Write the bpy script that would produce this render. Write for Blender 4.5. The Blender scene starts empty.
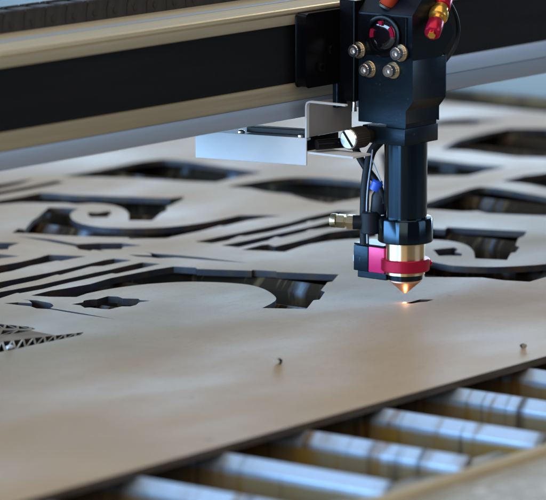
import bpy, bmesh, math, random
from mathutils import Vector, Matrix
random.seed(7)
S = 0.001                      # everything below is written in millimetres
scene = bpy.context.scene
COL = scene.collection
# ------------------------------------------------------------------ camera
cd = bpy.data.cameras.new('camera'); cam = bpy.data.objects.new('camera', cd); COL.objects.link(cam)
PITCH, YAW = math.radians(9.8245), math.radians(37.7947)     # yaw of the view axis from +X
CAMP = Vector((-1898.0, -1374.9, 436.9))
fwd = Vector((math.cos(YAW)*math.cos(PITCH), math.sin(YAW)*math.cos(PITCH), -math.sin(PITCH)))
cam.location = CAMP*S
cam.rotation_euler = fwd.to_track_quat('-Z', 'Y').to_euler()
cd.sensor_width = 36; cd.lens = 36*4100/546
cd.clip_start = 0.05; cd.clip_end = 100
cd.dof.use_dof = True; cd.dof.focus_distance = 2.37; cd.dof.aperture_fstop = 12.5
scene.camera = cam
FH = Vector((math.cos(YAW), math.sin(YAW), 0)); RT = Vector((math.sin(YAW), -math.cos(YAW), 0))
# ------------------------------------------------------------------ world and lamps
w = bpy.data.worlds.new('World'); scene.world = w; w.use_nodes = True
bg = w.node_tree.nodes['Background']; bg.inputs[0].default_value = (0.55, 0.62, 0.75, 1); bg.inputs[1].default_value = 0.16
scene.view_settings.view_transform = 'Standard'; scene.view_settings.look = 'None'
scene.view_settings.exposure = -0.12; scene.view_settings.gamma = 1.0
def lamp(name, pos, target, sx, sy, power, color):
    l = bpy.data.lights.new(name, 'AREA'); l.shape = 'RECTANGLE'; l.size = sx*S; l.size_y = sy*S
    l.energy = power; l.color = color
    o = bpy.data.objects.new(name, l); COL.objects.link(o); o.location = pos*S
    o.rotation_euler = (target-pos).to_track_quat('-Z', 'Y').to_euler()
    return o
HEAD = Vector((0, 0, 80))
def around(deg, dist, z):       # deg: to the left of the direction from the head back to the camera
    a = math.radians(deg)
    return HEAD + (-FH*math.cos(a) - RT*math.sin(a))*dist + Vector((0, 0, z))
lamp('window_light_left', around(66, 1900, 170), HEAD, 2900, 1100, 150, (0.36, 0.64, 1.0))
lamp('workshop_lamp_overhead', Vector((-350, -250, 1700)), Vector((-150, 100, 0)), 2000, 2000, 18, (1.0, 0.78, 0.54))
lamp('facet_highlight_lamp', Vector((-520, 1500, 2000)), Vector((-150, -50, 0)), 1300, 1300, 9, (.48, .74, 1.0))  # added lamp, unseen, placed where the slat facets mirror it
lamp('window_light_back', HEAD + FH*2900 + Vector((0, 0, 620)), Vector((100, 100, 0)), 4200, 1100, 14, (0.55, 0.76, 1.0))
lamp('fill_light_low', HEAD + FH*2350 + RT*700 + Vector((0, 0, 120)), Vector((350, 250, 0)), 2400, 260, 34, (0.48, 0.72, 1.0))  # unseen light added low behind to brighten the far right of the board
lamp('fill_lamp_front', around(12, 2100, 700), HEAD, 1500, 900, 9, (1.0, .84, .62))  # added front fill, no real lamp there; lifts the slat faces
lamp('edge_highlight_lamp', Vector((1800, 560, 1100)), HEAD, 700, 400, 9, (1.0, .90, .72))  # added unseen lamp that makes the highlight along the beam's top edge
lamp('fill_lamp_right', around(-75, 1500, 500), HEAD, 900, 600, 4, (0.66, 0.82, 1.0))  # added side fill with no known source, bluish for the beam's front faces
# ------------------------------------------------------------------ materials
def mat(name, color, rough=.5, metal=0., noise=None, bump=None, streak=None, coat=0., spec=.5, emit=None, aniso=None):
    m = bpy.data.materials.new(name); m.use_nodes = True
    nt = m.node_tree; N = nt.nodes; L = nt.links; b = N['Principled BSDF']
    b.inputs['Base Color'].default_value = (*color, 1); b.inputs['Roughness'].default_value = rough
    b.inputs['Metallic'].default_value = metal; b.inputs['Coat Weight'].default_value = coat
    b.inputs['Specular IOR Level'].default_value = spec
    tc = N.new('ShaderNodeTexCoord')
    def mp(scale):
        q = N.new('ShaderNodeMapping'); q.inputs['Scale'].default_value = scale
        L.new(tc.outputs['Object'], q.inputs[0]); return q
    src = None
    for spec_ in (noise or []):
        sc, col2, lo, hi = spec_[:4]
        q = mp(sc); t = N.new('ShaderNodeTexNoise'); t.inputs['Scale'].default_value = 1; t.inputs['Detail'].default_value = 6
        L.new(q.outputs[0], t.inputs['Vector'])
        r = N.new('ShaderNodeMapRange'); r.inputs[1].default_value = lo; r.inputs[2].default_value = hi
        L.new(t.outputs['Fac'], r.inputs[0])
        mx = N.new('ShaderNodeMix'); mx.data_type = 'RGBA'
        L.new(r.outputs[0], mx.inputs[0])
        if src is None: mx.inputs[6].default_value = (*color, 1)
        else: L.new(src, mx.inputs[6])
        mx.inputs[7].default_value = (*col2, 1); src = mx.outputs[2]
    if src is not None: L.new(src, b.inputs['Base Color'])
    if bump:
        sc, st = bump
        q = mp(sc); t = N.new('ShaderNodeTexNoise'); t.inputs['Scale'].default_value = 1; t.inputs['Detail'].default_value = 5
        L.new(q.outputs[0], t.inputs['Vector'])
        bp = N.new('ShaderNodeBump'); bp.inputs['Strength'].default_value = st; bp.inputs['Distance'].default_value = .0005
        L.new(t.outputs['Fac'], bp.inputs['Height']); L.new(bp.outputs[0], b.inputs['Normal'])
        r = N.new('ShaderNodeMapRange'); r.inputs[3].default_value = max(rough-.08, .02); r.inputs[4].default_value = rough+.1
        L.new(t.outputs['Fac'], r.inputs[0]); L.new(r.outputs[0], b.inputs['Roughness'])
    if emit:
        b.inputs['Emission Color'].default_value = (*emit[0], 1); b.inputs['Emission Strength'].default_value = emit[1]
    return m
M = {}
def board_material():
    m = mat('pressed_board', (.36, .252, .138), .6, noise=[((6, 4, 3), (.30, .205, .108), .47, .72), ((14, 5, 3), (.39, .285, .17), .52, .74), ((1.7, 1.7, 1.7), (.31, .225, .14), .50, .70), ((90, 260, 60), (.32, .22, .13), .56, .72), ((420, 420, 60), (.27, .19, .11), .60, .72), ((40, 40, 40), (.20, .135, .08), .70, .76)], spec=.32)
    nt = m.node_tree; N = nt.nodes; L = nt.links; b = N['Principled BSDF']
    tc = [n for n in N if n.type == 'TEX_COORD'][0]
    def noise(scale, det=4):
        q = N.new('ShaderNodeMapping'); q.inputs['Scale'].default_value = scale; L.new(tc.outputs['Object'], q.inputs[0])
        t = N.new('ShaderNodeTexNoise'); t.inputs['Scale'].default_value = 1; t.inputs['Detail'].default_value = det; L.new(q.outputs[0], t.inputs['Vector']); return t.outputs['Fac']
    r = N.new('ShaderNodeMapRange'); r.inputs[1].default_value = .35; r.inputs[2].default_value = .65; r.inputs[3].default_value = .44; r.inputs[4].default_value = .64
    L.new(noise((5, 12, 4)), r.inputs[0]); L.new(r.outputs[0], b.inputs['Roughness'])
    b1 = N.new('ShaderNodeBump'); b1.inputs['Strength'].default_value = .06; b1.inputs['Distance'].default_value = .004; L.new(noise((7, 11, 5), 2), b1.inputs['Height'])
    b2 = N.new('ShaderNodeBump'); b2.inputs['Strength'].default_value = .18; b2.inputs['Distance'].default_value = .0004; L.new(noise((500, 900, 500)), b2.inputs['Height'])
    L.new(b1.outputs[0], b2.inputs['Normal']); L.new(b2.outputs[0], b.inputs['Normal'])
    return m
M['board'] = board_material()
M['char'] = mat('charred_cut_edge', (.022, .022, .032), .40, noise=[((90, 90, 60), (.055, .034, .020), .44, .60)], spec=.55)
M['edge'] = mat('sawn_board_edge', (.055, .035, .022), .55, noise=[((60, 60, 900), (.13, .085, .05), .4, .7)])
M['gold'] = mat('champagne_anodised_aluminium', (.50, .44, .30), .46, .35, noise=[((2, 60, 60), (.40, .35, .24), .4, .7), ((9, 300, 300), (.56, .50, .37), .5, .75)], bump=((6, 900, 900), .08))
M['silver'] = mat('satin_aluminium', (.42, .50, .61), .42, .4, noise=[((3, 60, 90), (.36, .44, .55), .35, .7)], bump=((6, 700, 700), .08))
M['recess'] = mat('black_recess_cover', (.006, .0065, .008), .6, spec=.2, noise=[((5, 60, 90), (.011, .011, .013), .45, .7)], bump=((500, 500, 500), .1))
M['black'] = mat('black_anodised', (.003, .003, .004), .22, 0, spec=.15, bump=((700, 700, 700), .06))
M['blue'] = mat('dark_blue_anodised', (.018, .030, .042), .33, .75, spec=.2, noise=[((30, 30, 140), (.014, .026, .038), .4, .7), ((420, 420, 420), (.07, .085, .095), .66, .76)], bump=((250, 250, 900), .10))
M['tube'] = mat('gloss_black_tube', (.022, .028, .038), .10, .3, bump=((500, 500, 40), .02), spec=.9, coat=.6)
def turned(m, an=.96, rough=.13):
    nt = m.node_tree; b = nt.nodes['Principled BSDF']; t = nt.nodes.new('ShaderNodeTangent')
    t.direction_type = 'RADIAL'; t.axis = 'Z'; nt.links.new(t.outputs[0], b.inputs['Tangent'])
    b.inputs['Anisotropic'].default_value = an; b.inputs['Anisotropic Rotation'].default_value = .25; b.inputs['Roughness'].default_value = rough
    return m
M['darkblue'] = mat('blue_black_anodised', (.007, .012, .018), .34, .5, spec=.25, bump=((250, 250, 900), .08))
M['tube'] = turned(mat('turned_black_tube', (.026, .044, .062), .3, 1.))
M['chain'] = mat('brown_black_plastic', (.016, .013, .011), .5, noise=[((120, 120, 120), (.035, .028, .022), .5, .75)])
M['white'] = mat('pale_painted_metal', (.66, .68, .70), .65, spec=.15, noise=[((35, 35, 35), (.60, .62, .65), .45, .7)], bump=((400, 400, 400), .05))
M['steel'] = mat('bright_steel', (.68, .68, .70), .22, 1., bump=((500, 500, 500), .05))
M['steelgold'] = mat('yellowed_washer', (.62, .50, .32), .3, 1.)
M['brass'] = mat('brass', (.78, .66, .42), .26, .95, bump=((20, 20, 900), .05))
M['brass_turned'] = mat('turned_brass', (.78, .64, .40), .26, 1.)
M['copper'] = mat('copper_nozzle', (.86, .52, .38), .40, .9)
M['red'] = mat('red_anodised', (.48, .008, .045), .30, .6)
M['pink'] = mat('pink_red_anodised', (.70, .022, .15), .34, .2)
M['knobdark'] = mat('dark_knurled_metal', (.07, .055, .045), .42, .7)
M['cable'] = mat('black_cable', (.008, .011, .016), .45, spec=.25)
M['bluepl'] = mat('blue_plastic', (.02, .10, .62), .35)
M['goldknob'] = mat('gold_anodised', (.85, .50, .10), .26, .9)
def slat_material():
    m = bpy.data.materials.new('stained_aluminium_slat'); m.use_nodes = True
    nt = m.node_tree; N = nt.nodes; L = nt.links; b = N['Principled BSDF']
    tc = N.new('ShaderNodeTexCoord'); sep = N.new('ShaderNodeSeparateXYZ'); L.new(tc.outputs['Object'], sep.inputs[0])
    def noise(scale, lo, hi, det=5):
        q = N.new('ShaderNodeMapping'); q.inputs['Scale'].default_value = scale
        oi = N.new('ShaderNodeObjectInfo'); L.new(tc.outputs['Object'], q.inputs[0])
        v = N.new('ShaderNodeVectorMath'); v.operation = 'SCALE'; v.inputs[3].default_value = 30
        L.new(oi.outputs['Random'], v.inputs[0]); a = N.new('ShaderNodeVectorMath'); L.new(q.outputs[0], a.inputs[0]); L.new(v.outputs[0], a.inputs[1])
        t = N.new('ShaderNodeTexNoise'); t.inputs['Scale'].default_value = 1; t.inputs['Detail'].default_value = det; L.new(a.outputs[0], t.inputs['Vector'])
        r = N.new('ShaderNodeMapRange'); r.inputs[1].default_value = lo; r.inputs[2].default_value = hi; L.new(t.outputs['Fac'], r.inputs[0]); return r.outputs[0]
    def mr(src, lo, hi, a=0., c=1.):
        r = N.new('ShaderNodeMapRange'); r.inputs[1].default_value = lo; r.inputs[2].default_value = hi; r.inputs[3].default_value = a; r.inputs[4].default_value = c
        L.new(src, r.inputs[0]); return r.outputs[0]
    def op(k, x, y):
        n = N.new('ShaderNodeMath'); n.operation = k
        for q, z in ((0, x), (1, y)):
            if isinstance(z, (int, float)): n.inputs[q].default_value = z
            else: L.new(z, n.inputs[q])
        return n.outputs[0]
    def mix(f, x, y):
        n = N.new('ShaderNodeMix'); n.data_type = 'RGBA'; L.new(f, n.inputs[0])
        for q, z in ((6, x), (7, y)):
            if isinstance(z, tuple): n.inputs[q].default_value = (*z, 1)
            else: L.new(z, n.inputs[q])
        return n.outputs[2]
    # resin film: thick low on the blade, running up in drips
    drip = noise((5, 60, 14), .50, .66)
    low = mr(sep.outputs['Z'], .0325, .0355, 1, 0)
    film = op('MINIMUM', op('ADD', low, op('MULTIPLY', drip, .30)), 1)
    soot = mr(sep.outputs['Y'], .112, .17)              # smoked where the beam has been working above it
    streak = noise((8, 130, 8), .60, .72)
    c = mix(film, (.46, .58, .74), (.22, .17, .095))
    c = mix(op('MULTIPLY', noise((14, 95, 22), .54, .68), .85), c, (.20, .105, .02))
    c = mix(op('MULTIPLY', low, noise((6, 26, 6), .50, .62)), c, (.25, .15, .025))
    c = mix(op('MULTIPLY', soot, noise((7, 45, 16), .15, .42)), c, (.030, .020, .012))
    c = mix(op('MULTIPLY', soot, noise((20, 200, 40), .58, .66)), c, (.12, .085, .045))
    c = mix(op('MULTIPLY', streak, .8), c, (.035, .022, .014))
    L.new(c, b.inputs['Base Color'])
    dirty = op('MINIMUM', op('ADD', film, soot), 1)
    L.new(mr(dirty, 0, 1, .6, .0), b.inputs['Metallic']); L.new(mr(op('ADD', dirty, soot), 0, 2, .46, .8), b.inputs['Roughness'])
    L.new(mr(dirty, 0, 1, .5, .12), b.inputs['Specular IOR Level'])
    return m
M['slat'] = slat_material()
M['ledge'] = mat('dull_aluminium_ledge', (.36, .38, .38), .4, .4, noise=[((30, 60, 30), (.20, .17, .12), .42, .6)], bump=((200, 200, 200), .2))
M['rim'] = mat('worn_beige_metal', (.27, .26, .22), .5, .1, noise=[((140, 140, 140), (.46, .46, .44), .54, .64), ((25, 25, 25), (.20, .175, .12), .45, .65)], bump=((250, 250, 250), .35))
M['deck'] = mat('pale_blue_enamel', (.13, .20, .24), .65, spec=.15, noise=[((6, 6, 6), (.10, .15, .18), .4, .7)])
M['tray'] = mat('sooty_tray', (.020, .016, .013), .6, noise=[((20, 20, 20), (.045, .034, .024), .5, .7)])
M['glow'] = mat('burning_spot', (1, .6, .3), .5, emit=((1.0, .62, .30), 3))
M['soot'] = mat('sooty_chip', (.02, .014, .010), .8, spec=.15)
M['pale'] = mat('pale_chip', (.34, .26, .18), .8, spec=.05)
# ------------------------------------------------------------------ helpers
def finish(name, bm, m, parent=None, smooth=False, kind=None, bev=0, seg=2, mats=None, origin=None):
    bmesh.ops.remove_doubles(bm, verts=bm.verts, dist=1e-4)
    if bev:
        es = [e for e in bm.edges if e.is_manifold and e.calc_face_angle(0) > .5]
        bmesh.ops.bevel(bm, geom=es, offset=bev, segments=seg, profile=.5, affect='EDGES', clamp_overlap=True)
    bmesh.ops.recalc_face_normals(bm, faces=bm.faces)
    lo = [min(v.co[i] for v in bm.verts) for i in range(3)]; hi = [max(v.co[i] for v in bm.verts) for i in range(3)]
    o0 = Vector(origin) if origin else Vector(((lo[0]+hi[0])/2, (lo[1]+hi[1])/2, lo[2]))
    for v in bm.verts: v.co = (v.co - o0)*S
    me = bpy.data.meshes.new(name); bm.to_mesh(me); bm.free()
    for k in (mats or [m]): me.materials.append(k)
    if smooth:
        for p in me.polygons: p.use_smooth = True
        me.set_sharp_from_angle(angle=math.radians(38))
    o = bpy.data.objects.new(name, me); COL.objects.link(o)
    pw = Vector((0, 0, 0)); q = parent
    while q is not None: pw += q.location; q = q.parent
    o.location = o0*S - pw
    if parent: o.parent = parent
    if kind: o['kind'] = kind
    return o
def tag(o, label, cat, group=None, kind=None):
    if label: o['label'] = label
    if cat: o['category'] = cat
    if group: o['group'] = group
    if kind: o['kind'] = kind
    return o
def empty(name, loc, label, cat, group=None):
    o = bpy.data.objects.new(name, None); COL.objects.link(o); o.location = Vector(loc)*S
    o.empty_display_size = .02
    return tag(o, label, cat, group)
def B(*boxes, rot=None):
    bm = bmesh.new()
    for (x0, x1, y0, y1, z0, z1) in boxes:
        r = bmesh.ops.create_cube(bm, size=1)
        for v in r['verts']:
            v.co = Vector(((x0+x1)/2 + v.co.x*(x1-x0), (y0+y1)/2 + v.co.y*(y1-y0), (z0+z1)/2 + v.co.z*(z1-z0)))
    return bm
def prism(poly, axis, a, b):    # poly in the two other axes, extruded along axis from a to b
    bm = bmesh.new()
    def P(u, v, t): return {'x': (t, u, v), 'y': (u, t, v), 'z': (u, v, t)}[axis]
    A = [bm.verts.new(P(u, v, a)) for u, v in poly]; Bv = [bm.verts.new(P(u, v, b)) for u, v in poly]
    bm.faces.new(A); bm.faces.new(Bv[::-1])
    n = len(poly)
    for i in range(n): bm.faces.new((A[i], A[(i+1) % n], Bv[(i+1) % n], Bv[i]))
    return bm
def lathe(prof, base, axis, n=64, bm=None, flute=None):  # prof: (radius, along)
    bm = bm or bmesh.new()
    rot = Vector(axis).normalized().to_track_quat('Z', 'Y').to_matrix(); base = Vector(base)
    rings = []
    for (r, t) in prof:
        if r < 1e-6: rings.append([bm.verts.new(base + rot @ Vector((0, 0, t)))]); continue
        ring = []
        for k in range(n):
            a = 2*math.pi*k/n; rr = r*(1+(flute if flute and k % 2 else 0))
            ring.append(bm.verts.new(base + rot @ Vector((rr*math.cos(a), rr*math.sin(a), t))))
        rings.append(ring)
    for A, C in zip(rings, rings[1:]):
        if len(A) == 1 and len(C) == 1: continue
        for k in range(n):
            j = (k+1) % n
            if len(A) == 1: bm.faces.new((A[0], C[j], C[k]))
            elif len(C) == 1: bm.faces.new((A[k], A[j], C[0]))
            else: bm.faces.new((A[k], A[j], C[j], C[k]))
    for R in (rings[0], rings[-1]):
        if len(R) > 1: bm.faces.new(R if R is rings[-1] else R[::-1])
    return bm
def tube(pts, r, n=12, sub=8):
    P = [Vector(p) for p in pts]; Q = []
    for i in range(len(P)-1):
        a = P[i-1] if i else P[i]; b, c = P[i], P[i+1]; d = P[i+2] if i+2 < len(P) else c
        for k in range(sub):
            t = k/sub; Q.append(.5*((2*b)+(-a+c)*t+(2*a-5*b+4*c-d)*t*t+(-a+3*b-3*c+d)*t**3))
    Q.append(P[-1]); bm = bmesh.new(); prev = None; up = Vector((.3, .2, 1)).normalized(); first = None
    for i, q in enumerate(Q):
        d = (Q[min(i+1, len(Q)-1)] - Q[max(i-1, 0)]).normalized()
        s = d.cross(up); 
        if s.length < .1: s = d.cross(Vector((1, 0, 0)))
        s.normalize(); u = s.cross(d).normalized(); up = u
        ring = [bm.verts.new(q + (s*math.cos(2*math.pi*k/n) + u*math.sin(2*math.pi*k/n))*r) for k in range(n)]
        if prev:
            for k in range(n): bm.faces.new((prev[k], prev[(k+1) % n], ring[(k+1) % n], ring[k]))
        else: first = ring
        prev = ring
    bm.faces.new(first[::-1]); bm.faces.new(prev)
    return bm
def inside(px, py, poly):
    c = False; n = len(poly); j = n-1
    for i in range(n):
        xi, yi = poly[i]; xj, yj = poly[j]
        if (yi > py) != (yj > py) and px < (xj-xi)*(py-yi)/(yj-yi)+xi: c = not c
        j = i
    return c
def cut_sheet(name, outer, holes, thick, ztop, mats, lattice=0):
    from mathutils.geometry import delaunay_2d_cdt
    vs, es = [], []
    for poly in [outer]+holes:
        n0 = len(vs); vs += [Vector(p) for p in poly]; n = len(poly)
        es += [(n0+i, n0+(i+1) % n) for i in range(n)]
    V, E, F, *_ = delaunay_2d_cdt(vs, es, [], 0, 1e-3)
    nl = set()
    if lattice:
        lv = {(round(p[0], 1), round(p[1], 1)) for h in holes[-lattice:] for p in h}
        nl = {i for i, v in enumerate(V) if (round(v.x, 1), round(v.y, 1)) in lv}
    bxs = [(min(p[0] for p in h), max(p[0] for p in h), min(p[1] for p in h), max(p[1] for p in h)) for h in holes]
    keep = []
    for f in F:
        c = (V[f[0]]+V[f[1]]+V[f[2]])/3
        if not inside(c.x, c.y, outer): continue
        if any(b[0] <= c.x <= b[1] and b[2] <= c.y <= b[3] and inside(c.x, c.y, h) for b, h in zip(bxs, holes)): continue
        keep.append(f)
    bm = bmesh.new()
    top = [bm.verts.new((v.x*S, v.y*S, 0)) for v in V]; bot = [bm.verts.new((v.x*S, v.y*S, -thick*S)) for v in V]
    cnt = {}
    for f in keep:
        a, b, c = f
        if (V[b]-V[a]).cross(V[c]-V[a]) < 0: a, b, c = a, c, b
        tf = bm.faces.new((top[a], top[b], top[c]))
        if a in nl and b in nl and c in nl and max((V[a]-V[b]).length, (V[b]-V[c]).length, (V[a]-V[c]).length) < 21: tf.material_index = 3
        bm.faces.new((bot[c], bot[b], bot[a]))
        for e in ((a, b), (b, c), (c, a)): cnt[e] = 1
    x0, x1 = min(p[0] for p in outer), max(p[0] for p in outer); y0, y1 = min(p[1] for p in outer), max(p[1] for p in outer)
    for (a, b) in cnt:
        if (b, a) in cnt: continue
        f = bm.faces.new((top[b], top[a], bot[a], bot[b]))
        c = (V[a]+V[b])/2
        f.material_index = 2 if min(abs(c.x-x0), abs(c.x-x1), abs(c.y-y0), abs(c.y-y1)) < 1 else 1
    bmesh.ops.delete(bm, geom=[v for v in bm.verts if not v.link_faces], context='VERTS')
    me = bpy.data.meshes.new(name); bm.to_mesh(me); bm.free()
    for m in mats: me.materials.append(m)
    o = bpy.data.objects.new(name, me); COL.objects.link(o); o.location = (0, 0, ztop*S)
    return o
# ------------------------------------------------------------------ the setting: bed tray, side deck, backdrop
finish('bed_tray', B((-1150, 830, -300, 1500, -160, -150)), M['tray'], kind='structure')
finish('bed_wall', B((800, 806, -300, 1500, -149, -3)), mat('brown_stained_bed_wall', (.045, .032, .018), .7, spec=.15, noise=[((6, 14, 9), (.20, .14, .07), .5, .60)]), kind='structure')
finish('machine_deck', B((806.5, 2600, -1500, 3600, -60, -2)), M['deck'], bev=3, kind='structure')
finish('workshop_wall', prism([(0, -900), (60, -900), (60, 3600), (0, 3600)], 'y', -4500, 4500), mat('pale_wall', (.55, .62, .68), .7, noise=[((1, 1, 1), (.48, .56, .62), .4, .7)]), kind='structure')
wall = bpy.data.objects['workshop_wall']; wc = HEAD + FH*4300
wall.location = (wc.x*S, wc.y*S, -.9); wall.rotation_euler = (0, 0, YAW)
# ------------------------------------------------------------------ bed slats
SLAT = [(0, -4.2), (1.2, -4.2), (1.8, -5.5), (1.8, -46), (-5.4, -46), (-5.4, -9.6), (-5.0, -9.0), (-.6, -4.5)]   # X, Z profile
def slat_mesh(y0, y1):
    bm = prism([(x, z) for x, z in SLAT], 'y', y0, y1)
    return bm
xs = [-162.8 - 66.0*k for k in range(-14, 10)]
front = {-162.8: 'topmost', -228.8: 'second from the top', -294.8: 'third from the top', -360.8: 'fourth from the top', -426.8: 'lowest'}
proto = None
vis = sorted(xs, reverse=True); cnt = 0
ordn = ['first', 'second', 'third', 'fourth', 'fifth', 'sixth', 'seventh', 'eighth', 'ninth', 'tenth', 'eleventh', 'twelfth', 'thirteenth', 'fourteenth', 'fifteenth', 'sixteenth', 'seventeenth', 'eighteenth', 'nineteenth', '20th', '21st', '22nd', '23rd', '24th', '25th']
for i, x in enumerate(vis):
    if proto is None:
        proto = finish('bed_slat', slat_mesh(-253, 1350), M['slat'], origin=(0, -253, -46), bev=.35, seg=1); o = proto
    else:
        o = proto.copy(); COL.objects.link(o)
    o.location = (x*S, -.253, -.046)
    key = round(x, 1)
    if key in front:
        lab = 'bare stained slat end, %s of those jutting out past the board edge' % front[key]
    elif x > 718:
        lab = 'dark stained slat lying bare past the far right board edge, %s from the deck' % ordn[i]
    else:
        lab = 'stained bed slat glimpsed through board cutouts, %s from far right' % ordn[i]
    tag(o, lab, 'slat', 'metal slats carrying the board')
    # notched ledge that holds the slat ends, and the front rim of the machine
slots = [[(x-6, -254), (x-6, -263), (x+9, -263), (x+9, -254)] for x in vis if x > -1100] + [[(x-39, -252), (x-39, -262), (x-26, -262), (x-26, -252)] for x in vis if x > -1080]
ledge_outer = [(-1140, -276), (770, -276), (770, -229), (-1140, -229)]
lg = cut_sheet('slat_support_ledge', ledge_outer, slots, 3, -15, [M['ledge'], M['ledge'], M['ledge']])
tag(lg, 'notched grey metal ledge holding the slat ends behind the beige rim', 'ledge')
rim = empty('front_rim', (0, -350, -60), 'worn beige metal rim of the machine bed, blurred in the lower right corner', 'rim')
finish('rim_edge', B((-1150, 900, -292, -277, -60, 2)), mat('tan_worn_edge', (.40, .34, .22), .75, spec=.2, noise=[((40, 200, 200), (.32, .27, .18), .4, .7)]), rim, bev=5, seg=4, smooth=True)
finish('rim_plate', B((-1150, 900, -460, -289, -59, -.5)), M['rim'], rim)
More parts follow.
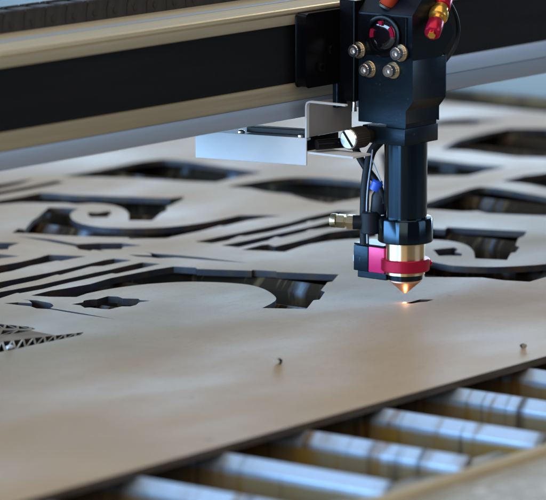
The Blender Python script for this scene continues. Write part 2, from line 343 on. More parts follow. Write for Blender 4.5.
# ------------------------------------------------------------------ the board being cut
LATTICE = 40
HOLES = [
  [(-115.1,187.6),(-96.4,189.0),(-84.6,186.6),(-65.0,184.6),(-42.8,187.8),(-21.1,187.0),(-2.9,186.0),(12.4,183.4),(17.2,169.8),(14.1,166.5),(29.7,136.6),(32.3,137.9),(37.4,123.4),(35.4,121.5),(51.7,87.0),(30.5,75.6),(26.5,76.4),(2.4,63.2),(-0.3,58.1),(-21.8,45.8),(-25.5,47.4),(-50.1,33.8),(-63.3,56.0),(-61.4,56.5),(-58.5,57.3),(-55.3,58.2),(-52.0,59.3),(-48.7,60.5),(-45.2,61.9),(-41.7,63.4),(-38.5,65.2),(-35.7,67.0),(-33.3,68.9),(-30.9,71.2),(-28.3,74.0),(-25.1,77.7),(-21.6,82.1),(-18.3,86.7),(-15.5,91.0),(-13.3,95.2),(-11.4,99.3),(-10.1,103.3),(-9.2,107.2),(-9.0,111.0),(-9.4,114.6),(-10.2,118.3),(-11.4,122.0),(-12.9,125.9),(-14.9,130.1),(-17.1,134.0),(-19.1,137.4),(-20.9,140.1),(-22.6,142.3),(-24.5,144.3),(-27.0,146.5),(-30.3,149.0),(-34.2,151.7),(-38.4,154.3),(-42.4,156.6),(-46.4,158.4),(-50.3,159.8),(-54.3,161.1),(-58.2,162.2),(-62.0,163.2),(-65.7,164.0),(-69.5,164.6),(-73.4,165.2),(-77.9,165.5),(-82.7,165.7),(-87.1,165.8),(-90.1,165.9),(-102.4,163.3),(-111.3,175.8)],
  [(-151.4,226.5),(-92.9,231.5),(-49.8,229.0),(-20.8,229.7),(3.6,231.0),(10.9,229.7),(13.2,216.9),(0.7,217.9),(-13.3,218.2),(-19.5,222.8),(-41.5,220.0),(-53.0,218.6),(-53.0,220.9),(-74.7,217.8),(-97.0,218.3),(-170.3,209.3)],
  [(-174.9,205.0),(-117.7,209.5),(-85.3,206.4),(-60.6,206.9),(-33.8,207.3),(-20.2,206.7),(-4.1,207.5),(11.5,207.5),(14.0,195.1),(-8.3,194.2),(-29.0,194.5),(-29.3,197.6),(-53.5,197.1),(-71.6,197.4),(-94.7,195.9),(-113.3,197.5),(-113.5,199.8),(-132.7,196.2),(-188.8,192.4)],
  [(-92.2,280.4),(-50.0,269.5),(-33.5,267.8),(-17.4,268.5),(-3.0,271.1),(7.2,248.6),(-15.8,250.2),(-16.0,252.8),(-40.6,253.4),(-60.4,250.6),(-119.8,255.3)],
  [(-29.6,320.8),(-19.8,296.3),(-18.1,281.2),(-31.6,285.8),(-53.7,299.0)],
  [(3.1,341.9),(12.0,324.4),(18.8,313.7),(4.0,309.8),(-3.9,303.7),(-23.1,318.3)],
  [(36.5,333.4),(41.3,308.1),(38.1,282.1),(49.5,273.6),(58.0,262.6),(58.3,246.4),(47.6,252.3),(39.7,248.1),(30.5,257.5),(27.2,249.9),(27.7,257.6),(27.3,260.5),(23.4,259.6),(23.1,268.4),(30.2,277.8),(34.2,306.1)],
  [(27.3,232.1),(34.4,218.7),(39.5,224.5),(41.3,230.5),(40.7,220.6),(44.3,208.3),(47.4,190.9),(50.1,153.7),(45.7,169.8),(37.4,202.0),(28.7,209.2),(28.0,215.8),(25.5,222.6)],
  [(-143.3,183.7),(-136.4,179.0),(-133.3,170.9),(-127.7,178.1),(-127.9,183.1),(-124.8,175.0),(-126.3,162.8),(-127.2,161.5),(-128.4,159.7),(-129.9,157.7),(-131.4,156.1),(-133.2,154.9),(-135.1,153.9),(-137.0,153.1),(-138.2,152.5),(-139.3,129.1),(-141.7,100.2),(-142.4,128.0),(-141.2,150.7),(-144.1,158.1),(-141.1,165.5),(-142.6,173.5)],
  [(-121.6,150.6),(-113.3,149.2),(-108.5,152.4),(-103.9,151.7),(-100.4,149.3),(-89.1,150.4),(-86.5,144.9),(-89.2,138.9),(-84.4,131.2),(-87.0,127.8),(-85.2,121.3),(-92.6,123.6),(-100.7,119.5),(-106.1,119.3),(-109.0,123.1),(-120.0,122.9),(-122.0,126.5),(-122.8,135.7),(-125.6,137.3),(-121.3,144.0)],
  [(114.1,468.7),(139.5,491.8),(189.9,482.1),(223.6,480.2),(199.3,472.1),(176.0,469.7)],
  [(104.7,460.1),(166.5,461.3),(196.9,460.7),(225.6,461.6),(223.5,452.5),(185.2,450.7),(155.4,451.6),(92.3,448.8)],
  [(92.3,448.8),(138.8,436.8),(157.9,435.7),(179.2,436.4),(180.0,434.8),(181.0,432.6),(182.2,429.9),(183.1,427.2),(183.4,424.5),(183.4,421.8),(183.7,418.5),(184.8,414.4),(187.4,408.4),(191.1,401.1),(194.7,394.2),(197.1,389.4),(206.3,370.6),(215.0,351.7),(226.3,348.2),(213.6,340.3),(191.3,331.4),(184.4,330.1),(175.5,321.4),(160.4,315.5),(136.2,302.1),(127.2,315.0),(141.0,326.0),(143.5,328.2),(147.0,331.4),(150.9,335.1),(154.3,338.7),(157.2,342.2),(159.9,345.9),(162.4,349.6),(164.4,353.2),(166.0,356.7),(167.2,360.3),(168.0,363.7),(168.4,367.0),(168.2,370.3),(167.3,373.7),(166.4,376.6),(165.7,378.7),(156.0,384.4),(155.7,393.0),(138.1,418.4),(124.9,424.5),(77.1,434.9)],
  [(136.3,357.2),(139.7,351.5),(149.6,349.4),(140.4,340.0),(136.3,340.0),(129.3,333.2),(122.1,342.5),(126.1,348.5)],
  [(135.9,391.3),(141.0,382.1),(145.0,371.5),(142.8,370.8),(139.6,369.9),(136.0,368.6),(132.4,366.9),(128.9,364.8),(125.1,362.4),(121.3,359.5),(117.5,356.2),(113.6,352.4),(109.5,348.0),(105.7,343.4),(102.6,338.9),(100.4,334.4),(98.7,329.9),(97.5,325.5),(96.8,321.3),(96.4,317.4),(96.4,313.7),(96.9,310.0),(98.1,306.2),(100.0,302.1),(102.5,297.8),(105.5,293.7),(108.8,289.9),(112.2,286.5),(116.0,283.4),(120.2,280.5),(124.8,278.1),(130.1,276.0),(136.0,274.2),(142.0,272.8),(147.8,271.6),(153.7,270.9),(159.8,270.5),(165.2,270.4),(169.0,270.3),(188.2,270.4),(197.7,259.5),(203.6,246.6),(190.6,251.5),(173.9,253.4),(147.4,251.5),(147.1,254.5),(122.8,251.5),(103.0,252.0),(88.4,251.6),(72.3,268.0),(75.6,272.4),(66.5,287.9),(63.3,295.2),(55.2,311.7),(50.6,328.9),(43.7,342.3),(58.8,350.5),(59.8,345.4),(88.7,364.6),(99.5,369.7),(118.7,381.2)],
  [(243.0,471.6),(272.1,470.7),(299.0,470.3),(304.2,470.9),(311.8,471.8),(320.0,472.5),(327.2,472.6),(333.2,472.0),(338.9,471.0),(343.8,469.4),(347.7,467.3),(350.0,464.3),(351.2,460.6),(351.7,456.5),(352.0,452.3),(352.0,447.7),(351.5,442.6),(350.9,437.9),(350.5,434.7),(348.2,414.6),(342.5,372.4),(318.7,373.3),(287.2,369.6),(277.2,393.5),(266.5,429.5),(252.9,454.4)],
  [(278.7,353.1),(307.7,350.6),(313.2,349.4),(321.3,347.8),(329.7,345.7),(336.4,343.0),(340.8,339.6),(344.1,335.6),(346.7,331.1),(348.8,326.2),(350.5,320.4),(351.6,313.7),(352.4,307.5),(352.9,303.3),(351.2,276.2),(319.5,259.7),(292.5,249.7),(262.5,252.5),(262.8,255.7),(263.2,260.3),(263.9,265.7),(265.1,271.2),(267.3,277.0),(270.2,283.4),(273.1,289.8),(275.1,295.9),(275.9,301.8),(275.9,307.8),(275.6,313.0),(275.4,316.7),(280.7,334.7)],
  [(278.9,208.2),(303.9,203.3),(312.1,204.9),(324.0,207.2),(336.8,209.6),(348.1,211.6),(357.5,213.3),(366.5,214.8),(374.2,215.8),(380.1,215.9),(383.6,214.7),(385.2,212.6),(385.8,209.8),(386.1,206.7),(386.1,202.8),(385.5,198.0),(384.8,193.6),(384.2,190.5),(376.3,155.5),(377.5,81.1),(312.8,39.5),(308.6,109.8),(293.2,146.2),(297.3,156.3),(289.2,163.4),(283.6,188.7),(270.5,198.8)],
  [(508.7,337.8),(555.4,355.7),(563.1,356.9),(574.1,358.6),(586.2,360.2),(597.0,361.4),(606.8,361.7),(616.5,361.5),(624.8,361.2),(630.7,361.0),(647.8,339.0),(664.5,265.7),(530.5,179.5),(521.3,253.5),(511.3,274.4),(513.9,314.9)],
  [(620.5,426.9),(639.2,425.2),(654.5,413.6),(661.8,386.1),(643.0,394.4),(630.4,391.2),(614.8,404.2),(602.9,414.3)],
  [(471.9,365.0),(469.5,320.4),(466.4,281.5),(468.9,251.3),(442.1,251.6),(417.9,249.1),(398.9,269.8),(378.7,292.1)],
  [(413.5,217.8),(444.0,219.8),(464.1,214.9),(497.4,191.6),(491.3,154.3),(402.3,97.0),(406.6,176.0),(411.7,191.0)],
  [(209.9,146.8),(223.3,139.0),(225.4,131.9),(233.2,135.8),(250.9,85.7),(234.9,76.9),(225.5,74.8),(202.7,61.4),(198.2,55.1),(181.5,46.8),(177.7,47.6),(155.4,35.2),(147.7,53.9),(166.6,67.8),(169.7,70.7),(174.3,74.9),(179.1,79.5),(182.9,83.9),(185.6,87.9),(187.8,92.0),(189.4,96.0),(190.3,99.9),(190.6,103.8),(190.2,107.6),(189.3,111.3),(188.0,114.6),(186.0,117.6),(183.3,120.4),(180.7,122.7),(178.9,124.4)],
  [(158.3,93.3),(173.0,87.6),(167.9,81.0),(159.3,77.2),(157.1,70.0),(150.1,66.1),(141.6,77.1)],
  [(124.7,80.6),(123.1,71.1),(122.4,68.4),(121.3,64.5),(120.3,60.3),(119.6,56.6),(119.2,53.9),(119.0,51.6),(119.3,49.1),(120.4,45.9),(122.2,41.5),(124.7,36.4),(128.0,31.0),(132.3,26.0),(137.5,21.3),(143.7,16.8),(150.7,12.4),(158.4,8.3),(168.0,4.2),(179.1,0.0),(189.4,-3.6),(196.5,-6.1),(161.1,-29.3),(121.1,-16.9),(101.8,-18.0),(96.4,-3.3),(96.1,12.6),(76.4,40.6)],
  [(89.7,229.0),(114.7,228.8),(145.4,228.0),(185.4,226.9),(207.5,230.4),(243.1,230.8),(248.7,218.3),(231.1,218.4),(197.4,218.0),(197.0,221.0),(189.9,217.3),(148.2,214.4),(125.4,216.9),(124.6,220.3),(106.3,215.6),(91.7,216.6)],
  [(89.1,207.3),(113.2,206.1),(159.1,206.6),(181.0,206.9),(214.3,209.2),(224.2,205.6),(207.4,194.7),(194.2,192.4),(172.9,197.0),(169.9,199.6),(161.6,196.5),(134.9,195.3),(135.7,199.9),(121.2,195.1),(89.9,194.2)],
  [(83.6,186.8),(107.1,188.9),(110.6,186.8),(106.9,178.4),(125.5,179.2),(145.9,180.5),(169.7,184.1),(183.5,180.8),(205.1,172.0),(175.6,150.3),(163.0,153.6),(160.4,155.2),(156.7,157.6),(152.3,160.0),(147.8,162.0),(143.0,163.5),(137.8,164.7),(132.5,165.6),(127.6,166.1),(123.0,166.1),(118.4,165.7),(114.5,165.1),(111.8,164.7),(104.6,163.2),(94.7,161.6),(89.4,175.1)],
  [(-0.8,-0.6),(6.1,-0.6),(14.6,-0.2),(19.1,-7.0),(11.4,-7.5),(6.2,-4.9),(1.0,-4.3)],
  [(-248.8,114.3),(-244.3,112.5),(-270.7,91.9)],
  [(-272.1,89.5),(-266.3,89.4),(-246.6,109.5)],
  [(-242.6,112.0),(-238.1,110.2),(-262.9,91.4)],
  [(-264.2,89.2),(-258.4,89.0),(-240.3,107.3)],
  [(-236.4,109.7),(-231.9,107.9),(-255.1,90.8)],
  [(-256.2,88.8),(-250.4,88.6),(-234.0,105.2)],
  [(-230.2,107.4),(-225.8,105.6),(-247.3,90.3)],
  [(-248.2,88.4),(-242.5,88.3),(-227.6,103.0)],
  [(-224.0,105.1),(-219.6,103.3),(-239.5,89.7)],
  [(-240.2,88.0),(-234.6,87.9),(-221.3,100.9)],
  [(-217.8,102.8),(-213.4,101.0),(-231.7,89.2)],
  [(-232.2,87.7),(-226.7,87.5),(-215.0,98.8)],
  [(-211.6,100.4),(-207.2,98.7),(-223.8,88.6)],
  [(-224.2,87.3),(-218.8,87.2),(-208.7,96.6)],
  [(-205.3,98.1),(-201.0,96.4),(-216.0,88.1)],
  [(-216.1,86.9),(-210.9,86.8),(-202.4,94.5)],
  [(-199.1,95.8),(-194.9,94.1),(-208.2,87.6)],
  [(-208.0,86.6),(-203.0,86.4),(-196.2,92.4)],
  [(-192.9,93.5),(-188.8,91.8),(-200.3,87.0)],
  [(-199.7,86.2),(-195.1,86.1),(-190.1,90.2)],
  [(-186.6,91.2),(-182.7,89.6),(-192.4,86.4)],
  [(-192.1,85.8),(-190.1,85.7),(-184.6,88.2)],
  [(-196.5,161.2),(-195.4,155.4),(-207.5,147.5)],
  [(-208.6,145.3),(-205.4,140.2),(-196.0,153.6)],
  [(-194.8,153.4),(-193.8,147.7),(-203.7,140.8)],
  [(-204.6,138.7),(-201.5,133.6),(-194.2,145.9)],
  [(-193.2,145.6),(-192.2,140.1),(-200.0,134.2)],
  [(-200.7,132.0),(-197.7,127.0),(-192.5,138.2)],
  [(-191.6,137.6),(-190.6,132.4),(-196.2,127.6)],
  [(-196.8,125.3),(-193.8,120.5),(-190.7,130.4)],
  [(-189.9,129.5),(-189.0,124.8),(-192.5,121.3)],
  [(-192.5,119.1),(-191.5,117.4),(-189.6,122.1)],
  [(-215.5,144.3),(-211.4,138.1),(-228.6,129.0)],
  [(-228.5,127.8),(-224.0,125.5),(-213.0,136.1)],
  [(-210.5,136.9),(-206.5,130.8),(-222.6,125.3)],
  [(-222.2,124.3),(-217.9,122.2),(-208.3,129.1)],
  [(-205.5,129.6),(-201.5,123.5),(-216.5,121.7)],
  [(-215.6,120.7),(-211.8,118.8),(-203.9,122.2)],
  [(-200.5,122.2),(-196.7,116.3),(-210.3,118.0)],
  [(-209.2,117.1),(-207.6,116.3),(-200.3,116.0)],
]

sheet = cut_sheet('cut_board', [(-1100, -153), (718, -153), (718, 1300), (-1100, 1300)], HOLES, 4.0, 0, [M['board'], M['char'], M['edge'], mat('scorched_board', (.17, .11, .065), .7, noise=[((60, 60, 60), (.26, .18, .11), .45, .65)], spec=.2)], lattice=LATTICE)
tag(sheet, 'large tan pressed board laser cut with scrolls, stripes and spiral openings', 'board')
# chips lying on the board
def chip(x, y, s, label, a=0):
    e = empty('offcut_chip', (x, y, 0), label, 'chip', 'loose chips on the board')
    R3 = Matrix.Rotation(a, 3, 'Z')
    for nm, x0, x1, m in (('charred_side', -s*.42, s*.55, M['soot']), ('pale_face', -s*.6, -s*.43, M['pale'])):
        bm = bmesh.new(); bmesh.ops.create_icosphere(bm, subdivisions=2, radius=1)
        for v in bm.verts:
            q = v.co*(1+random.uniform(-.16, .16))
            v.co = Vector((x+(x0+x1)/2+q.x*(x1-x0)*.55, y+q.y*s*.52, max(.03, s*.40+q.z*s*.46)))
        bmesh.ops.rotate(bm, verts=bm.verts, cent=(x, y, 0), matrix=R3)
        finish(nm, bm, m, e)
chip(-186.5, -51.6, 3.8, 'small chip, pale on one side and charred on the other, alone mid board')
chip(-69.4, -130.3, 3.0, 'tiny dark chip near the board edge at the far right', 1.1)
bm = bmesh.new(); bmesh.ops.create_icosphere(bm, subdivisions=1, radius=2.8)
for v in bm.verts: v.co = Vector((v.co.x*1.2-244, v.co.y*.8+90, max(v.co.z*.42, -.7)+.8)) + Vector((random.random(), random.random(), random.random()*.5))
tag(finish('shiny_scrap', bm, M['white']), 'pale bluish scrap lying on the lattice cut at the left edge', 'scrap')
# ------------------------------------------------------------------ gantry beam
g = empty('gantry_beam', (0, 90, 110.5), 'long gold and silver gantry beam with black recess spanning above the board', 'beam')
X0, X1 = -1000, 1050
finish('top_profile', B((X0, X1, 40, 130, 164.8, 173.8)), M['gold'], g, bev=.8, seg=2, smooth=True)
finish('rounded_edge', lathe([(2.3, 0), (2.3, X1-X0)], (X0, 41.9, 171.8), (1, 0, 0), n=32), mat('gold_edge_highlight', (.74, .62, .38), .36, .85, bump=((4, 300, 300), .06)), g, smooth=True)  # paler, more metallic gold paints in the highlight along the rounded edge
finish('groove_reflection', B((X0, X1, 66, 71, 173.6, 174.2)), M['silver'], g, bev=.3)  # groove line with its bluish reflection put in as a silver strip
finish('recess_cover', B((X0, X1, 42.5, 128, 130.9, 164.7)), M['recess'], g)
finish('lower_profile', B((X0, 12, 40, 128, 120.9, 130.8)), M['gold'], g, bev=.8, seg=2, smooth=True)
finish('lower_profile', B((12.1, X1, 40, 128, 120.9, 130.8)), mat('blue_reflection_tint', (.50, .68, .95), .4, .25, bump=((6, 700, 700), .08)), g, bev=.8, seg=2, smooth=True)  # same profile right of the head, its bluish reflection painted as base colour
finish('bottom_profile', B((X0, X1, 40.8, 126, 110.4, 120.8)), M['silver'], g, bev=.8, seg=2, smooth=True)
# drag chain lying on top of the beam
ch = empty('drag_chain', (-200, 102, 174), 'brown-black plastic drag chain lying along the top of the gantry beam', 'cable chain')
L0 = None
PL = 17.5
k = 0; x = -420
while x < 60:
    if L0 is None:
        prof = [(x, 174.1), (x+PL*.96, 174.1), (x+PL*.97, 179), (x+PL*1.06, 183.6), (x+PL*1.02, 184.6), (x+PL*.12, 184.6), (x+PL*.07, 183.8), (x-PL*.02, 179)]
        bm = prism(prof, 'y', 92, 95.4); b2 = prism(prof, 'y', 108, 112)
        me_t = bpy.data.meshes.new('tmp'); b2.to_mesh(me_t); bm.from_mesh(me_t); bpy.data.meshes.remove(me_t); b2.free()
        L0 = finish('link', bm, M['chain'], ch, bev=.5, origin=(x, 102, 174)); base = L0.location.copy()
        pin = finish('pin', lathe([(2.0, 0), (2.0, .5), (1.2, .6), (0, .6)], (x+PL*.42, 92.2, 178.0), (0, -1, 0), n=24), M['chain'], L0, smooth=True)
        bar = finish('crossbar', B((x+PL*.2, x+PL*.92, 95.4, 108, 182.2, 184.6)), M['chain'], L0, bev=.4)
    else:
        o = L0.copy(); COL.objects.link(o); o.parent = ch; o.location = base + Vector(((x+420)*S, 0, 0))
        for c in (pin, bar):
            q = c.copy(); COL.objects.link(q); q.parent = o
    x += PL; k += 1
# ------------------------------------------------------------------ laser head on its carriage
h = empty('laser_head', (0, 0, 6), 'black laser cutting head on the gantry, with red ring and copper nozzle', 'laser head')
def rrect(x0, x1, z0, z1, r, n=5):
    P = []
    for cx_, cz_, a0 in ((x1-r, z1-r, 0), (x0+r, z1-r, 90), (x0+r, z0+r, 180), (x1-r, z0+r, 270)):
        for k in range(n+1):
            a = math.radians(a0+90*k/n); P.append((cx_+r*math.cos(a), cz_+r*math.sin(a)))
    return P
cp = finish('carriage_plate', prism(rrect(-53, 28, 129, 171, 2.5), 'y', 32, 39.6), M['black'], h, bev=.5, seg=2, smooth=True)
for (x, z) in ((-30.5, 148.8), (-40, 139.6)):
    bm = lathe([(2.9, 0), (2.9, 1.6), (2.4, 2.0), (1.2, 2.0), (1.2, .8), (0, .8)], (x, 32, z), (0, -1, 0), n=24)
    finish('plate_screw', bm, M['black'], cp, smooth=True)
finish('carriage_tab', B((-25.5, -15.5, 30.5, 34, 114.5, 128.9)), M['blue'], h, bev=.6)
finish('mounting_arm', B((-22, 12, 21, 31.9, 118.5, 177)), M['black'], h, bev=.6)
finish('stop_screw', lathe([(1.6, 0), (1.6, 7), (1.2, 7.6), (0, 7.6)], (-18, 24, 112.4), (0, 0, 1), n=20), M['steel'], h, smooth=True)
# upper mirror block (profile in X, Z)
prof = [(-18, 145.2), (-18, 170.3), (-5.5, 182), (5, 182), (13.5, 170), (22, 157), (10, 145.2)]
mb = finish('mirror_block', prism(prof, 'y', -17.5, 27.5), M['darkblue'], h, bev=.5, seg=2, smooth=True)
fp = finish('face_plate', B((-18.9, -18.0, -13.5, 27.5, 146, 169.4)), M['black'], mb, bev=.4)
# beam aperture: a ring; its red reflections are built as red anodised segments
ap = finish('beam_aperture', lathe([(12.2, 0), (12.2, 1.6), (11.4, 2.1), (9.6, 2.1), (9.2, 1.4), (9.2, .2), (0, .2)], (-18.85, 2.3, 158.0), (-1, 0, 0), n=72), M['black'], mb, smooth=True)
finish('dark_lens', lathe([(8.6, 0), (7.6, .7), (4, 1.1), (0, 1.25)], (-19.15, 2.3, 158.0), (-1, 0, 0), n=48), mat('dark_lens', (.006, .004, .006), .08, coat=.8), ap, smooth=True)
for a, sp in ((160, 44), (8, 34), (82, 16)):
    poly = []
    for q in range(9): t = math.radians(a-sp/2+sp*q/8); poly.append((2.3+8.3*math.cos(t), 158+8.3*math.sin(t)))
    for q in range(8, -1, -1): t = math.radians(a-sp/2+sp*q/8); poly.append((2.3+6.2*math.cos(t), 158+6.2*math.sin(t)))
    finish('red_reflection_segment', prism(poly, 'x', -21.2, -19.9), M['red'], ap, bev=.2)
sn = 0
for (y, z) in ((19.6, 148.4), (-10.2, 149.0), (12.6, 137.8), (-4.4, 138.5)):
    xf = -18.9 if z > 145 else -18.0
    sc = finish('cap_screw', lathe([(3.5, 0), (3.7, .4), (3.7, 4.4), (3.3, 5.0), (1.9, 5.0), (1.75, 2.6), (0, 2.4)], (xf-1.6, y, z), (-1, 0, 0), n=40, flute=-.035), M['steel'], h, smooth=False)
    finish('washer', lathe([(4.9, 0), (4.9, 1.3), (4.6, 1.6), (0, 1.6)], (xf, y, z), (-1, 0, 0), n=40), M['steelgold'], sc, smooth=True)
# lower block with chamfered front, and the clamp below the slit   (profile in Y, Z)
prof = [(-17, 145.1), (-17, 121.2), (-12.2, 115.4), (-12.2, 107.4), (20.3, 107.4), (20.3, 145.1)]
finish('focus_block', prism(prof, 'x', -18, 15), M['blue'], h, bev=.55, seg=2, smooth=True)
finish('slit_web', B((-16.5, 14, -11.5, 2, 104.9, 107.6)), M['blue'], h)
cl = finish('tube_clamp', B((-18, 15, -12.2, 14.2, 95, 105)), M['blue'], h, bev=.55, seg=2, smooth=True)
finish('clamp_stub', B((-14, 12, 14.3, 21, 96, 104.5)), M['black'], h, bev=.5)
kb = finish('clamp_knob', lathe([(6.0, 0), (6.3, .5), (6.3, 12.5), (5.9, 13.2), (3.4, 13.3), (3.4, 20), (0, 20)], (-38, 12.6, 99.5), (1, 0, 0), n=60, flute=-.03), M['knobdark'], h)
kf = finish('knob_face', lathe([(5.9, 0), (5.9, .5), (5.3, 1.0), (0, 1.05)], (-38, 12.6, 99.5), (-1, 0, 0), n=48), M['steel'], kb, smooth=True)
bm = B((-39.25, -38.95, 12.6-5.2, 12.6+5.2, 98.8, 100.2)); bmesh.ops.rotate(bm, verts=bm.verts, cent=(-39, 12.6, 99.5), matrix=Matrix.Rotation(math.radians(52), 3, 'X'))
finish('slot', bm, M['soot'], kf)
# lens tube, collar, sleeve, red ring, nozzle
finish('lens_tube', lathe([(12.5, 49.5), (12.5, 95.2)], (0, 0, 0), (0, 0, 1), n=96), M['tube'], h, smooth=True)
finish('tube_collar', lathe([(15.4, 36.6), (16.0, 37.2), (16.0, 49.6), (15.2, 50.8), (12.6, 51.0)], (0, 0, 0), (0, 0, 1), n=96), M['tube'], h, smooth=True)
finish('brass_sleeve', lathe([(11.5, 17.5), (11.5, 36.8)], (0, 0, 0), (0, 0, 1), n=80), turned(M['brass_turned'], .9, .3), h, smooth=True)
rr = finish('clamp_ring', lathe([(13.7, 19.6), (14.2, 20.1), (14.2, 26.2), (13.7, 26.7)], (0, 0, 0), (0, 0, 1), n=96), M['red'], h, smooth=True)
finish('ring_screw', lathe([(1.6, 0), (1.6, 1.5), (1.2, 1.9), (0, 1.9)], (11.3, -8.6, 23), (.8, -.6, 0), n=20), M['red'], rr, smooth=True)
nz = finish('nozzle', lathe([(0, 5.9), (1.1, 6.0), (9.3, 13.2), (9.3, 14.0), (8, 14.2)], (0, 0, 0), (0, 0, 1), n=80), M['copper'], h, smooth=True)
finish('nozzle_collar', lathe([(9.2, 13.9), (10.2, 14.4), (10.2, 17.0), (9.6, 17.6)], (0, 0, 0), (0, 0, 1), n=72), M['tube'], nz, smooth=True)
# sensor box in its pink clamp bracket
finish('ring_bracket', B((-8, 8, 9.5, 20.6, 17.3, 32.2)), M['pink'], h, bev=.35, smooth=True)
sb = finish('sensor_box', B((-8.4, 9, 20.8, 31.2, 17.3, 32.2)), M['blue'], h, bev=.5, smooth=True)
finish('sensor_cap', B((-8.2, 8.8, 9.5, 31, 32.4, 33.6)), M['black'], sb, bev=.3)
finish('sensor_foot', B((-7, 8, 8.5, 29.3, 13.2, 17.2)), M['blue'], sb, bev=.5)
finish('sensor_glint', B((-7, -4, 31.3, 32.6, 22, 26)), M['white'], sb, bev=.3)  # pale block stands for a light-blue glint, no lamp there
# air fitting
af = finish('air_fitting', lathe([(2.6, 0), (4.3, .3), (4.3, 4.5), (3, 4.8), (3, 6.2), (4.6, 6.4), (4.6, 10.5), (2.5, 10.8), (2.5, 12), (0, 12)], (-13, 39.5, 46.2), (.35, -1, -.03), n=6), M['brass'], h)
finish('fitting_grip', lathe([(3.9, 0), (4.1, .3), (4.1, 3.2), (3.8, 3.4), (0, 3.4)], (-14.4, 43, 46.3), (.35, -1, -.03), n=28), M['brass'], af, smooth=True)
finish('tube_elbow', lathe([(5.5, 0), (6, .5), (6, 12), (5, 13), (0, 13)], (-6, 20.5, 40), (0, 0, 1), n=36), M['cable'], h, smooth=True)
finish('elbow_arm', lathe([(4.2, 0), (4.2, 16), (0, 16)], (-11, 29.8, 46), (.7, -1, 0), n=30), M['cable'], h, smooth=True)
finish('blue_connector', lathe([(3.4, 0), (3.4, 5), (2.6, 6), (0, 6)], (-5, 18.3, 65.5), (0.1, -.4, 1), n=28), M['bluepl'], h, smooth=True)
finish('black_connector', lathe([(5, 0), (5.2, 1), (5.2, 10), (3.4, 14), (0, 14)], (-2, 17.6, 51.5), (0, -.1, 1), n=30), M['cable'], h, smooth=True)
finish('sleeved_cable', tube([(-5, 14, 95), (-5, 20.5, 88), (-5, 23.4, 79), (-5.5, 25, 66), (-6, 25.2, 52), (-6.5, 24.8, 42), (-6.5, 24.6, 33)], 2.7), M['cable'], h, smooth=True)
finish('crossing_cable', tube([(-8, 33, 96), (-5, 31, 86), (-5, 25, 78), (-4, 19, 71), (-4, 15, 65), (-3, 13, 58)], 2.2), M['cable'], h, smooth=True)
finish('sensor_cable', tube([(-7, 18.5, 90), (-7.5, 19.6, 80), (-7.5, 21.5, 68), (-8, 22, 56), (-8, 21.8, 44), (-8, 21.5, 34)], .5), M['silver'], h, smooth=True)
finish('sensor_cable', tube([(-6, 20, 84), (-6, 16.5, 77), (-6, 13.5, 71)], .4), M['silver'], h, smooth=True)
finish('looped_cable', tube([(8, -5, 190), (29, -5, 178), (41, -5, 166), (44.5, -5, 156), (42, -5, 148), (36, -5, 142), (27, -5, 136)], 1.2), M['cable'], h, smooth=True)
# adjusting knobs
A = Vector((-12.5, -27, 160.5)); Bp = Vector((12.5, -17, 176.5)); ax = (Bp-A).normalized()
k1 = finish('adjusting_screw', lathe([(2.2, -1.2), (2.2, 0), (4.2, .2), (4.7, .9), (4.7, 10.5), (4.4, 11), (0, 11)], A, ax, n=48), M['red'], h, smooth=True)
finish('screw_tip', lathe([(0, -1.6), (2.4, -1.6), (2.4, .1), (0, .1)], A, ax, n=6), M['goldknob'], k1)
finish('gold_nut', lathe([(3.6, 11), (3.9, 14.5), (5.2, 15), (5.6, 16), (5.6, 19.5), (4.6, 20.5), (4.2, 25)], A, ax, n=48), M['goldknob'], k1, smooth=True)
finish('red_cap', lathe([(5.0, 25.2), (5.2, 26), (5.2, 34), (4.6, 35), (0, 35)], A, ax, n=48), M['red'], k1, smooth=True)
A = Vector((-13, 5.0, 173.5)); 
k2 = finish('adjusting_knob', lathe([(4.4, 1.6), (4.8, 2.2), (4.8, 15), (4, 16), (0, 16)], A, (.15, -.42, 1), n=48), mat('orange_red_anodised', (.60, .06, .02), .35, .4), h, smooth=True)
finish('knob_base', lathe([(5.0, 0), (5.0, 1.4), (0, 1.4)], A, (.15, -.42, 1), n=48), M['knobdark'], k2, smooth=True)
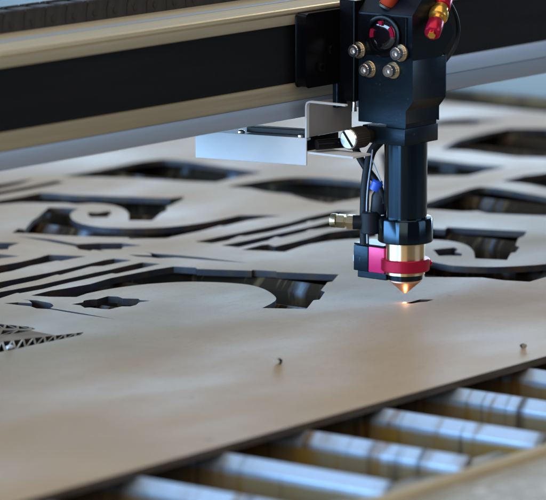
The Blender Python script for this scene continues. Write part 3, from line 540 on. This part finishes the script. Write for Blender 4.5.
# pale sheet metal bracket
T = 1.1
bm = bmesh.new()
a, b = Vector((-52, 32.5, 0)), Vector((-67.2, 101.8, 0)); nrm = Vector((.977, .214, 0))
def vbox(bm, a, b, off, z0, z1):
    vs = [bm.verts.new((p.x, p.y, z)) for z in (z0, z1) for p in (a, b, b+off, a+off)]
    for f in ((0, 1, 2, 3), (7, 6, 5, 4), (0, 4, 5, 1), (1, 5, 6, 2), (2, 6, 7, 3), (3, 7, 4, 0)): bm.faces.new([vs[i] for i in f])
vbox(bm, a, b, nrm*T, 84, 99.8)
bp_ = finish('side_plate', bm, M['white'], h, bev=.3)
bm = bmesh.new(); vbox(bm, a+nrm*T, b+nrm*T, nrm*26, 98.2, 99.4)
sh = finish('bracket_shelf', bm, M['silver'], h, bev=.2)
bm = bmesh.new(); vbox(bm, a+nrm*9, b*.6+a*.4+nrm*9, nrm*7, 99.6, 103)
finish('dark_bar', bm, M['chain'], sh, bev=.5)
for t in (.08, .62):
    p = a.lerp(b, t)+nrm*5
    finish('bracket_screw', lathe([(2.2, 0), (2.1, 1.2), (1.2, 2.0), (0, 2.1)], (p.x, p.y, 99.5), (0, 0, 1), n=24), M['steel'], sh, smooth=True)
# folded channel: web with rounded corner into the top leg, lower flange
prof = [(32.5, 99.9), (32.5, 118.2), (31.9, 119.8), (30.3, 120.5), (5.1, 120.5), (5.1, 121.5), (30.5, 121.5), (32.7, 120.6), (33.6, 118.4), (33.6, 99.9)]
finish('folded_rim', prism(prof, 'x', -52, -49.5), M['white'], h)
finish('folded_web', B((-49.4, -7, 33.8, 34.8, 99.9, 119.5)), mat('shaded_bracket_paint', (.30, .30, .31), .5, noise=[((60, 60, 60), (.26, .26, .27), .4, .7)]), h)  # greyer than the pale bracket, shade of the inner channel painted in
finish('lower_flange', B((-51, -34, 0, 33.6, 90.8, 91.9)), M['white'], h)
finish('dark_gap_sheet', B((-50.5, -20, 33.7, 34.7, 92, 99.8)), M['black'], h)  # black sheet put in to darken the open gap above the flange
finish('guide_rod', lathe([(3.0, 0), (3.0, 30), (0, 30)], (-50, 27, 96.2), (1, -.42, 0), n=28), M['black'], h, smooth=True)
# the burning spot under the nozzle
sp = finish('burning_spot', lathe([(0, 0), (1.3, .1), (.8, .5), (0, .7)], (-.4, 0, .05), (0, 0, 1), n=20), M['glow'], smooth=True)
tag(sp, 'small glowing spot where the laser burns the board under the nozzle', 'glowing spot')
pl = bpy.data.lights.new('burn_glow', 'POINT'); pl.energy = .0018; pl.color = (1, .55, .28); pl.shadow_soft_size = .0015
po = bpy.data.objects.new('burn_glow', pl); COL.objects.link(po); po.location = (-.001, -.0012, .0032)
